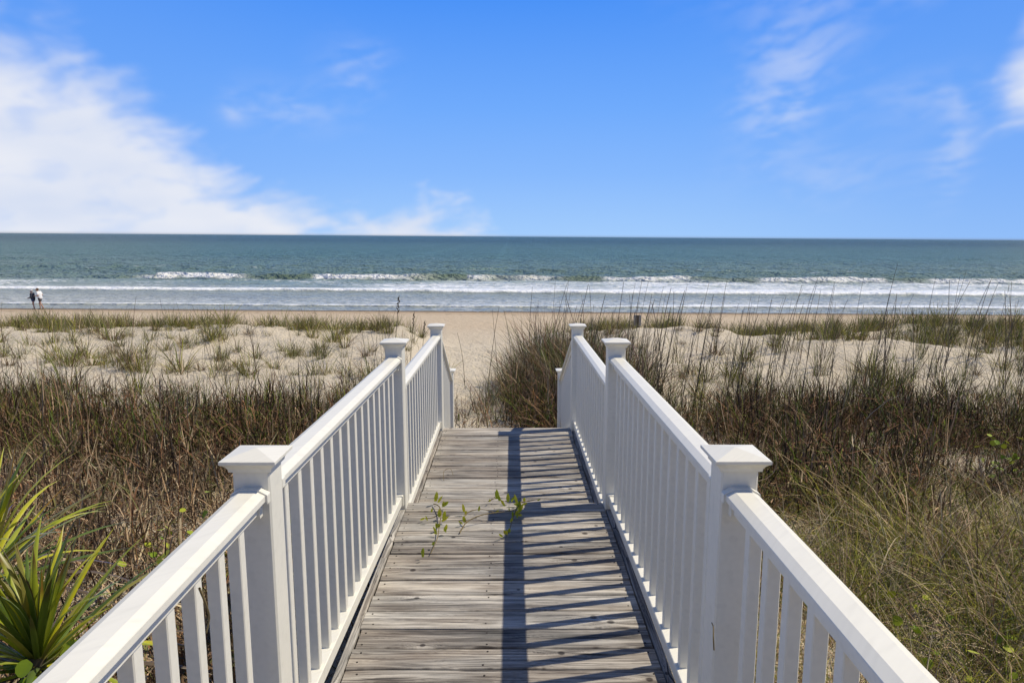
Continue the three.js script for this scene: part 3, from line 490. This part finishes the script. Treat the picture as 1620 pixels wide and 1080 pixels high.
// tall sea oat stalks
M.stalk = std({ rgb: [0.10, 0.075, 0.045], roughness: 0.8 }); M.seed = std({ rgb: [0.085, 0.06, 0.035], roughness: 0.85 });
{
  reseed(77);
  const protos = [];
  for (let k = 0; k < 6; k++) {
    const g = new THREE.Group(), lean = rr(0.03, 0.16), pts = []; for (let i = 0; i <= 5; i++) { const t = i / 5; pts.push(new THREE.Vector3(lean * t + 0.03 * (k % 3) * t * t * t, t * (1 - 0.02 * k), 0.02 * Math.sin(t * 3 + k))); }
    part('stem', tube(pts, 0.0036, 0.0016, 4, 9), M.stalk, g);
    if (k === 0) { const sp = []; const leafG = new THREE.SphereGeometry(1, 5, 4); for (let q = 0; q < 9; q++) { const t = 0.84 + 0.15 * q / 9, c = new THREE.Vector3().lerpVectors(pts[4], pts[5], (t - 0.8) / 0.2), s = leafG.clone(); s.scale(0.0045, 0.014, 0.003); s.rotateZ(rr(-0.9, 0.9)); s.translate(c.x + rr(-0.008, 0.008), c.y, c.z + rr(-0.008, 0.008)); sp.push(s); } part('seed_head', mergeGeometries(sp), M.seed, g); }
    const bl = { pos: [], color: [], idx: [] }; for (let q = 0; q < 3; q++) bladeInto(bl, pts[0].clone().lerp(pts[2], q * 0.3), rnd() * 6.28, 0.2, rr(0.18, 0.34), 0.005, rr(0.5, 1.5), 4, pick([brown, olive, dkbrown]), rr(-1, 1));
    const lg = new THREE.BufferGeometry(); lg.setAttribute('position', new THREE.Float32BufferAttribute(bl.pos, 3)); lg.setAttribute('color', new THREE.Float32BufferAttribute(bl.color, 3)); lg.setIndex(bl.idx); lg.computeVertexNormals(); part('leaf', lg, M.dryGrass, g);
    protos.push(g);
  }
  function stalk(x, D, h, turn, k) {
    const o = protos[k % 6].clone(); o.name = numbered('sea_oat_stalk'); scene.add(o); tag(o, 'tall thin dark sea oat stalk rising above the dune grass', 'sea oats', 'sea oat stalks'); o.position.set(x, groundY(x, D) - 0.02, -D); o.rotation.y = turn; const w = rr(0.9, 1.35); o.scale.set(h * w, h, h * w);
  }
  let n = 0;
  for (let k = 0; k < 5000 && n < 280; k++) {
    const right = rnd() < 0.74, D = rr(8.6, 16), x = right ? rr(0.4, 13) : rr(-13, -1.9); if (Math.abs(x) > 0.78 * D || pathMask(x, D) > 0.2 || (Math.abs(x) < 1 && D < 9.6)) continue;
    const cl = fbm(x * 0.8 + 5, D * 0.5 + 3, 2); if (cl < (right ? -0.12 : 0.02) && rnd() < 0.8) continue;
    const wind = right ? rr(-0.5, 0.5) : Math.PI + rr(-0.5, 0.5); stalk(x, D, right ? rr(1.0, 1.95) : rr(0.8, 1.5), rnd() < 0.72 ? wind : rnd() * 6.28, 1 + (k % 5)); n++;
  }
  // the ones that stand clear against the beach and the water
  for (const [px, D, h, k] of [[613, 11, 1.74, 0], [622, 11.4, 1.5, 4], [640, 11.2, 1.45, 0], [658, 11.4, 1.30, 0], [585, 10.8, 1.35, 3], [735, 12.2, 1.2, 5], [770, 12.0, 1.55, 1], [790, 12.4, 1.6, 3], [812, 12.0, 1.6, 5]]) stalk((px - 805) / 1080 * D * 1.0 + 0.025, D, h, k > 2 ? Math.PI : 0.2, k);
}
console.log('grass done');

// ------------------------------------------------------------------ yucca and leafy plants
function swordLeaf(len, w, bend, fold = 0.35, tip = null) { // tip: share of the length that is brown
  const N = 8, pos = [], idx = [], col = []; for (let i = 0; i <= N; i++) { const t = i / N, ww = w * 0.5 * Math.pow(Math.sin(Math.PI * Math.min(1, 0.16 + 0.84 * t)), 0.8) * (i === N ? 0.05 : 1), a = bend * t * t; const y = len * t * Math.cos(a * 0.6), z = len * t * Math.sin(a); pos.push(-ww, y, z + ww * fold, 0, y, z - ww * fold * 0.5, ww, y, z + ww * fold); if (tip !== null) for (let q = 0; q < 3; q++) col.push(...(t > 1 - tip ? [0.55, 0.32, 0.9] : [1, 1, 1])); if (i < N) { const o = i * 3; idx.push(o, o + 1, o + 3, o + 1, o + 4, o + 3, o + 1, o + 2, o + 4, o + 2, o + 5, o + 4); } }
  const g = new THREE.BufferGeometry(); g.setAttribute('position', new THREE.Float32BufferAttribute(pos, 3)); g.setIndex(idx); if (tip !== null) g.setAttribute('color', new THREE.Float32BufferAttribute(col, 3)); g.computeVertexNormals(); return g;
}
M.yucca = [[0.55, 0.54, 0.030], [0.36, 0.41, 0.030], [0.12, 0.18, 0.024], [0.26, 0.24, 0.055], [0.13, 0.095, 0.062]].map((c) => std({ rgb: c, vertexColors: true, roughness: 0.42, transmission: 0.3, side: THREE.DoubleSide }));
M.trunk = std({ rgb: [0.13, 0.10, 0.07], roughness: 0.9 });
reseed(31);
function yucca(label, x, D, yCrown, n, lenR, wR) {
  const t = thing('yucca', label, 'yucca', 'yuccas by the white railing'), gy = groundY(x, D); t.position.set(x, gy, -D); const H = yCrown - gy;
  part('trunk', tube([new THREE.Vector3(0.02, -0.03, 0), new THREE.Vector3(-0.02, H * 0.5, 0.01), new THREE.Vector3(0, H + 0.02, 0)], 0.045, 0.035, 8, 6), M.trunk, t);
  for (let k = 0; k < n; k++) {
    const f = k / n, az = k * 2.39996 + rr(-0.25, 0.25), lean = mix(0.05, 1.6, Math.pow(f, 1.5)) + rr(-0.1, 0.1), m = part('leaf', swordLeaf(rr(...lenR) * mix(0.85, 1.1, f), rr(...wR), rr(-0.05, 0.45), 0.35, rnd() < 0.6 ? rr(0.05, 0.3) : 0), M.yucca[f > 0.88 ? 4 : Math.floor(rr(0, 3.999))], t);
    m.position.set(0, H - 0.05 * f, 0); m.rotation.order = 'YXZ'; m.rotation.set(lean, az, rr(-0.2, 0.2));
  }
}
yucca('yucca with stiff upright yellow green blades close against the white rail', -1.74, 2.36, 0.05, 100, [0.40, 0.60], [0.020, 0.031]);
yucca('larger yucca with reddish leaf tips set farther from the white rail', -2.36, 2.9, 0.08, 115, [0.46, 0.74], [0.020, 0.032]);
function roundLeaf(r, cup = 0.25) { const N = 12, pos = [0, 0, 0], idx = []; for (let i = 0; i < N; i++) { const a = i / N * 6.283, q = r * (1 + 0.06 * Math.cos(2 * a)) * (i === 0 ? 0.82 : 1); pos.push(Math.cos(a) * q * 0.92, cup * r * Math.abs(Math.sin(a)), Math.sin(a) * q); } for (let i = 0; i < N; i++) idx.push(0, 1 + (i + 1) % N, 1 + i); const g = new THREE.BufferGeometry(); g.setAttribute('position', new THREE.Float32BufferAttribute(pos, 3)); g.setIndex(idx); g.computeVertexNormals(); return g; }
M.leafy = [[0.34, 0.42, 0.03], [0.22, 0.32, 0.025], [0.44, 0.48, 0.045]].map((c) => std({ rgb: c, roughness: 0.6, specularIntensity: 0.3, transmission: 0.35, side: THREE.DoubleSide }));
M.vineStem = std({ rgb: [0.16, 0.12, 0.05], roughness: 0.8 });
const rl = [roundLeaf(1, 0.2), roundLeaf(1, 0.4), roundLeaf(1, 0.1)];
function leafyPlant(label, x, D, R, top, n, r) {
  const t = thing('leafy_vine', label, 'vine', 'round leaved vines in the dune'), gy = groundY(x, D); t.position.set(x, gy, -D);
  for (let k = 0; k < n; k++) { const a = rnd() * 6.283, q = R * Math.sqrt(rnd()), h = rr(0.35, 1) * top; const p = new THREE.Vector3(Math.cos(a) * q, h, Math.sin(a) * q); if (k % 3 === 0) part('stem', tube([new THREE.Vector3(p.x * 0.4, -0.02, p.z * 0.4), new THREE.Vector3(p.x * 0.8, h * 0.6, p.z * 0.6), p], 0.003, 0.002, 4, 5), M.vineStem, t); const m = part('leaf', rl[k % 3], M.leafy[k % 3], t); m.position.copy(p); m.scale.setScalar(rr(...r)); m.rotation.set(rr(-0.9, 0.9), rnd() * 6.28, rr(-0.9, 0.9)); }
}
leafyPlant('round leaved vine heaped up in front of the upright yucca', -1.72, 2.02, 0.30, 0.68, 110, [0.028, 0.048]);
leafyPlant('small round leaved vine between the yucca and the white rail', -1.15, 2.2, 0.28, 0.30, 34, [0.020, 0.036]);
leafyPlant('sprawling green vine amid the dead grass behind the yuccas', -1.8, 3.9, 0.5, 0.45, 40, [0.02, 0.036]);
leafyPlant('green vine patch in the fine grass along the shadow casting railing', 2.3, 3.2, 0.4, 0.28, 34, [0.018, 0.032]);
leafyPlant('yellow green broad leaved vine in the dark grass farther from the walkway', 5.2, 6.3, 0.6, 0.5, 60, [0.02, 0.036]);
leafyPlant('vine leaves poking up through the slot by the deck edge', 0.76, 2.45, 0.08, 0.34, 14, [0.014, 0.024]);
// the vine that creeps over the step
{
  const t = thing('creeping_vine', 'bright green vine with folded leaves creeping over the step in the boardwalk', 'vine');
  M.vineGreen = [[0.52, 0.56, 0.025], [0.36, 0.45, 0.02], [0.62, 0.62, 0.04]].map((c) => std({ rgb: c, roughness: 0.45, transmission: 0.35, side: THREE.DoubleSide }));
  const deckPt = (x, y, h) => { const p = onPlane(x, y, h); return p; };
  const paths = [
    [[686, 797, .012], [694, 800, .03], [698, 812, .03], [695, 830, .025], [692, 850, .02], [681, 876, .01]], [[697, 812, .03], [686, 818, .02], [672, 820, .012]],
    [[727, 843, .008], [738, 826, .03], [757, 816, .05], [780, 811, .055], [800, 809, .05], [815, 806, .05], [823, 794, .03]], [[738, 826, .03], [735, 816, .04], [745, 808, .05], [765, 806, .055], [782, 810, .055]], [[818, 803, .05], [811, 820, .03], [806, 838, .02], [801, 848, .015]], [[772, 793, .004], [785, 788, .02], [797, 793, .004]], [[822, 795, .03], [838, 792, .02], [850, 790, .012]]];
  for (const p of paths) part('stem', tube(p.map(([x, y, h]) => deckPt(x, y, h)), 0.0036, 0.0022, 5, 14), M.vineStem, t);
  const leafG = swordLeaf(1, 0.42, 0.25, 0.6);
  const leaves = [[688, 793, 28, 0], [700, 800, 20, .7], [695, 816, 20, -.1], [702, 822, 20, .3], [694, 834, 18, -.2], [703, 840, 18, .2], [691, 843, 14, -.5], [684, 862, 12, .8], [672, 819, 14, -1.2], [682, 810, 10, .3], [668, 878, 14, .1], [735, 810, 18, -.1], [736, 826, 16, -.3], [757, 808, 12, .1], [783, 811, 10, 1], [806, 808, 10, .1], [787, 789, 22, 0], [775, 793, 12, -.3], [804, 794, 20, .1], [808, 792, 14, .8], [819, 797, 22, -.2], [829, 793, 16, .4], [817, 806, 20, .3], [823, 802, 18, .2], [820, 810, 18, .5], [811, 818, 16, -.3], [815, 815, 14, .6], [808, 826, 12, .5], [805, 842, 14, .3], [800, 845, 12, -.3], [795, 849, 10, -.9], [850, 791, 10, .8]];
  for (const [x, y, s, tilt] of leaves.slice()) if (s > 13) leaves.push([x + rr(-5, 5), y + rr(1, 7), s * rr(0.55, 0.85), tilt + rr(-0.9, 0.9)]);
  leaves.forEach(([x, y, s, tilt], i) => { const p = deckPt(x, y, 0.02), m = part('leaf', leafG, M.vineGreen[i % 3], t); m.position.copy(p); m.scale.setScalar(s / 340); m.rotation.set(rr(-0.3, 0.5), rr(-0.9, 0.9), -tilt); });
}
// dry tendrils caught on the rails and the planks
{
  const V = (x, y, z) => new THREE.Vector3(x, y, z);
  topMesh('dry_tendril', tube([onPlane(702, 760, STEP + 0.004), onPlane(703, 744, STEP + 0.05), onPlane(712, 741, STEP + 0.06), onPlane(717, 752, STEP + 0.03)], 0.002, 0.0015, 5, 12), M.vineStem, 'dry hooked tendril lying on the lower planks', 'tendril');
  topMesh('dry_tendril', tube([V(-0.632, 0.885, -1.36), V(-0.628, 0.83, -1.38), V(-0.634, 0.79, -1.40), V(-0.640, 0.76, -1.395)], 0.003, 0.002, 5, 12), M.vineStem, 'dry brown tendril hanging from the rail beside the yucca', 'tendril');
  topMesh('dry_tendril', tube([V(0.600, 0.50, -1.74), V(0.598, 0.535, -1.745), V(0.603, 0.553, -1.765), V(0.604, 0.555, -1.785)], 0.0022, 0.0016, 5, 12), M.vineStem, 'small hooked brown tendril clinging to a post of the shadow casting railing', 'tendril');
}

// ------------------------------------------------------------------ sign seen from behind
{
  const D = 20.0, x = 3.83, gy = groundY(x, D), t = thing('beach_sign', 'small grey sign panel on a wooden post, seen from behind, on the ridge', 'sign'); t.position.set(x, gy, -D);
  const top = -0.64 - gy; // its top edge stands just below the water line
  const pg = new THREE.ExtrudeGeometry(new THREE.Shape(chamferRect(0.068, 0.068, 0.005).map(([a, b]) => new THREE.Vector2(a, b))), { depth: top + 0.3, bevelEnabled: false }); pg.rotateX(-Math.PI / 2); pg.translate(0, -0.3, 0);
  part('post', pg, std({ rgb: [0.11, 0.085, 0.055], roughness: 0.9 }), t);
  const sg = new THREE.ExtrudeGeometry(new THREE.Shape(chamferRect(0.215, 0.32, 0.012).map(([a, b]) => new THREE.Vector2(a, b))), { depth: 0.006, bevelEnabled: false }); sg.translate(0, top - 0.157, -0.042); part('panel', sg, std({ rgb: [0.36, 0.35, 0.34], roughness: 0.5, metalness: 0.3 }), t);
}

// ------------------------------------------------------------------ unseen house added behind the camera to block blue sky light
{
  const h = thing('added_house', 'brown house with lap siding, unseen and added behind the camera to block sky light', 'house'); h.position.set(0, -0.6, 9.5);
  const side = std({ rgb: [0.24, 0.20, 0.155], roughness: 0.85 }), trim = std({ rgb: [0.74, 0.72, 0.67], roughness: 0.6 }), glass = std({ rgb: [0.03, 0.04, 0.045], roughness: 0.06 }), roofM = std({ rgb: [0.13, 0.11, 0.10], roughness: 0.9 });
  const wall = part('wall', new THREE.BoxGeometry(15, 7.4, 8), side, h); wall.position.set(0, 3.7, 4.05);
  const bg = new THREE.BoxGeometry(15.04, 0.15, 0.03); bg.rotateX(-0.09); for (let y = 0.1; y < 7.3; y += 0.155) { const m = part('siding_board', bg, side, h); m.position.set(0, y, 0.03); }
  const rs = new THREE.Shape([[-8.2, 0], [8.2, 0], [0, 3.2]].map(([a, b]) => new THREE.Vector2(a, b))), rg = new THREE.ExtrudeGeometry(rs, { depth: 9, bevelEnabled: false }); const rf = part('roof', rg, roofM, h); rf.position.set(0, 7.41, -0.5);
  for (const y of [1.0, 4.4]) for (const x of [-5.4, -2.2, 2.2, 5.4]) { const f = part('window', new THREE.BoxGeometry(1.5, 2.0, 0.08), trim, h); f.position.set(x, y + 1, -0.005); const g = part('pane', new THREE.BoxGeometry(1.3, 1.8, 0.02), glass, f); g.position.z = -0.045; }
  const d = part('door', new THREE.BoxGeometry(1.1, 2.2, 0.08), trim, h); d.position.set(0, 1.7, -0.005);
}

// ------------------------------------------------------------------ the two walkers
function sdfMesh(caps, cell, k) { // caps: [ax,ay,az, bx,by,bz, ra, rb, (squash z)]
  let lo = [1e9, 1e9, 1e9], hi = [-1e9, -1e9, -1e9];
  for (const c of caps) for (let d = 0; d < 3; d++) { const r = Math.max(c[6], c[7]) + 0.03; lo[d] = Math.min(lo[d], c[d] - r, c[d + 3] - r); hi[d] = Math.max(hi[d], c[d] + r, c[d + 3] + r); }
  const ctr = lo.map((v, d) => (v + hi[d]) / 2), S = Math.max(...lo.map((v, d) => hi[d] - v)) / 2 + cell * 3, res = Math.min(150, Math.ceil(2 * S / cell));
  const mc = new MarchingCubes(res, new THREE.MeshStandardMaterial(), false, false, 140000); mc.isolation = 0; const h = res / 2;
  mc.field.fill(-1);
  for (let z = 0; z < res; z++) { const pz = ctr[2] + (z - h) / h * S; if (pz < lo[2] - cell || pz > hi[2] + cell) continue; for (let y = 0; y < res; y++) { const py = ctr[1] + (y - h) / h * S; if (py < lo[1] - cell || py > hi[1] + cell) continue; for (let x = 0; x < res; x++) {
    const px = ctr[0] + (x - h) / h * S; if (px < lo[0] - cell || px > hi[0] + cell) continue; let d = 1;
    for (const c of caps) { const bx = c[3] - c[0], by = c[4] - c[1], bz = c[5] - c[2], qx = px - c[0], qy = py - c[1], qz = pz - c[2], t = clamp((qx * bx + qy * by + qz * bz) / (bx * bx + by * by + bz * bz + 1e-9)); const ex = qx - bx * t, ey = qy - by * t, ez = (qz - bz * t) / (c[8] ?? 1), e = Math.sqrt(ex * ex + ey * ey + ez * ez) - (c[6] + (c[7] - c[6]) * t); const m = clamp(0.5 + 0.5 * (d - e) / k); d = d + (e - d) * m - k * m * (1 - m); }
    mc.field[x + y * res + z * res * res] = -d;
  } } }
  mc.update(); const n = mc.count, p = new Float32Array(n * 3); for (let i = 0; i < n; i++) for (let d = 0; d < 3; d++) p[i * 3 + d] = ctr[d] + mc.positionArray[i * 3 + d] * S;
  let g = new THREE.BufferGeometry(); g.setAttribute('position', new THREE.BufferAttribute(p, 3)); g = mergeVertices(g, 1e-5); g.computeVertexNormals(); return g;
}
function person(label, px, py, height, J, cloth, hairRGB, extra) {
  const t = thing('person', label, 'person', 'two people walking at the water edge'); const s = height / 1.70; const D0 = 55.2, x = (px - 805) / 1080 * D0 * 1.012 + 0.025; t.position.set(x, groundY(x, D0) - 0.004, -D0); t.scale.setScalar(s);
  const skin = std({ rgb: [0.42, 0.25, 0.17], roughness: 0.55 }), C = (a, b, ra, rb, sq) => [...J[a], ...J[b], ra, rb, sq];
  const L = [-1, 1].map((q) => (q < 0 ? 'L' : 'R'));
  const body = [C('pelvis', 'chest', .125, .145, 1.25), C('chest', 'neck', .12, .06), C('neck', 'head', .052, .06)];
  for (const q of L) body.push(C('hip' + q, 'knee' + q, .085, .056), C('knee' + q, 'ank' + q, .056, .036), C('ank' + q, 'toe' + q, .038, .032), C('sh' + q, 'elb' + q, .05, .04), C('elb' + q, 'wri' + q, .04, .027), C('chest', 'sh' + q, .09, .052));
  const geos = [sdfMesh(body, 0.0135, 0.03)];
  const hd = J.head, f = (dx, dy, dz) => [hd[0] + dx, hd[1] + dy, hd[2] + dz]; // looks towards -x
  geos.push(sdfMesh([[...f(.01, .03, 0), ...f(.015, .05, 0), .095, .093, .84], [...f(-.02, -.05, 0), ...f(-.045, -.075, 0), .062, .045, .85], [...f(-.09, .015, 0), ...f(-.115, -.022, 0), .012, .017], [...f(-.085, .04, -.03), ...f(-.085, .04, .03), .016, .016], [...f(-.088, -.058, -.02), ...f(-.088, -.058, .02), .011, .011], [...f(.015, .01, .082), ...f(.02, -.02, .082), .016, .011], [...f(.015, .01, -.082), ...f(.02, -.02, -.082), .016, .011]], 0.0048, 0.012));
  for (const q of L) {
    const w = new THREE.Vector3(...J['wri' + q]), e = new THREE.Vector3(...J['elb' + q]), d = w.clone().sub(e).normalize(), sd = new THREE.Vector3(0, 0, q === 'L' ? -1 : 1), up = d.clone().cross(sd).normalize(), P = (a, b, c) => w.clone().addScaledVector(d, a).addScaledVector(up, b).addScaledVector(sd, c).toArray(), hand = [[...w.toArray(), ...P(.045, 0, 0), .024, .026], [...P(.05, .02, 0), ...P(.085, .026, 0), .017, .015], [...P(.05, -.02, 0), ...P(.08, -.026, 0), .017, .015]];
    [[.034, .074], [.012, .083], [-.011, .077], [-.032, .06]].forEach(([b, l]) => { hand.push([...P(.082, b, 0), ...P(.082 + l * .55, b * 1.1, -.008), .0095, .0088], [...P(.082 + l * .55, b * 1.1, -.008), ...P(.082 + l * .9, b * 1.1, -.03), .0088, .0075]); });
    hand.push([...P(.02, .028, 0), ...P(.055, .056, -.012), .012, .010], [...P(.055, .056, -.012), ...P(.085, .062, -.026), .010, .008]);
    geos.push(sdfMesh(hand, 0.0042, 0.006));
  }
  for (const g of geos) for (const k of Object.keys(g.attributes)) if (k !== 'position' && k !== 'normal') g.deleteAttribute(k);
  part('body', mergeGeometries(geos), skin, t);
  const eye = new THREE.SphereGeometry(0.011, 8, 6), em = std({ rgb: [0.02, 0.015, 0.012], roughness: 0.2 }); for (const z of [-0.032, 0.032]) { const m = part('eye', eye, em, t); m.position.set(hd[0] - 0.083, hd[1] + 0.018, hd[2] + z); }
  const hair = part('hair', sdfMesh([[...f(.03, .045, 0), ...f(.04, .06, 0), .097, .092, .86], [...f(.06, .0, 0), ...f(.065, -.03, 0), .06, .045, 1.1], [...f(-.05, .105, 0), ...f(.0, .115, 0), .03, .04, 1.4]], 0.006, 0.015), std({ rgb: hairRGB, roughness: 0.8 }), t);
  const shirt = [C('pelvis', 'chest', .155, .172, 1.25), C('chest', 'neck', .13, .062)]; for (const q of L) { const sh = J['sh' + q], el = J['elb' + q], wr = J['wri' + q]; shirt.push(C('chest', 'sh' + q, .11, .072)); if (cloth.long) shirt.push(C('sh' + q, 'elb' + q, .066, .056), [...el, ...el.map((v, i) => mix(v, wr[i], .9)), .056, .044]); else shirt.push([...sh, ...sh.map((v, i) => mix(v, el[i], .62)), .07, .066]); }
  part('shirt', sdfMesh(shirt, 0.014, 0.03), std({ rgb: cloth.top, roughness: 0.85 }), t);
  const shorts = [[...J.pelvis, J.pelvis[0], J.pelvis[1] - .03, J.pelvis[2], .142, .138, 1.3]]; for (const q of L) shorts.push([...J['hip' + q], ...J['hip' + q].map((v, i) => mix(v, J['knee' + q][i], cloth.leg)), .105, .092]);
  part('shorts', sdfMesh(shorts, 0.014, 0.03), std({ rgb: cloth.bottom, roughness: 0.85 }), t);
  if (extra) { const cap = sdfMesh([[...f(.005, .085, 0), ...f(.02, .09, 0), .088, .088, .9], [...f(-.10, .07, -.03), ...f(-.10, .07, .03), .022, .022], [...f(-.14, .062, -.02), ...f(-.14, .062, .02), .014, .014]], 0.006, 0.02); part('cap', cap, std({ rgb: [0.62, 0.60, 0.60], roughness: 0.8 }), t); }
}
person('person in a dark jacket, dark shorts and pale cap walking along the wet sand', 60, 495, 1.58,
  { pelvis: [.02, .92, 0], chest: [-.02, 1.27, 0], neck: [-.04, 1.44, 0], head: [-.08, 1.56, 0], hipL: [.02, .90, -.09], hipR: [.02, .90, .09], kneeL: [-.10, .49, -.09], kneeR: [.06, .49, .09], ankL: [.02, .085, -.09], ankR: [.10, .09, .09], toeL: [-.13, .04, -.1], toeR: [-.05, .04, .1], shL: [-.02, 1.38, -.17], shR: [-.02, 1.38, .17], elbL: [-.02, 1.12, -.22], elbR: [.02, 1.12, .23], wriL: [-.25, 1.03, -.20], wriR: [-.22, 1.02, .2] },
  { long: true, top: [0.022, 0.026, 0.042], bottom: [0.03, 0.05, 0.12], leg: .34 }, [0.35, 0.32, 0.30], true);
person('person in a loose white shirt and dark shorts striding along the wet sand', 70.5, 495, 1.74,
  { pelvis: [.04, .92, 0], chest: [-.02, 1.26, 0], neck: [-.07, 1.43, 0], head: [-.14, 1.55, 0], hipL: [.04, .90, -.09], hipR: [.04, .90, .09], kneeL: [-.10, .50, -.09], kneeR: [.10, .49, .09], ankL: [-.06, .085, -.09], ankR: [.30, .16, .09], toeL: [-.21, .04, -.1], toeR: [.20, .05, .1], shL: [-.03, 1.37, -.18], shR: [-.03, 1.37, .18], elbL: [.10, 1.14, -.23], elbR: [.06, 1.13, .24], wriL: [-.14, 1.08, -.2], wriR: [-.18, 1.10, .21] },
  { long: false, top: [0.78, 0.78, 0.76], bottom: [0.07, 0.055, 0.05], leg: .5 }, [0.14, 0.085, 0.05], false);

renderer.render(scene, camera);
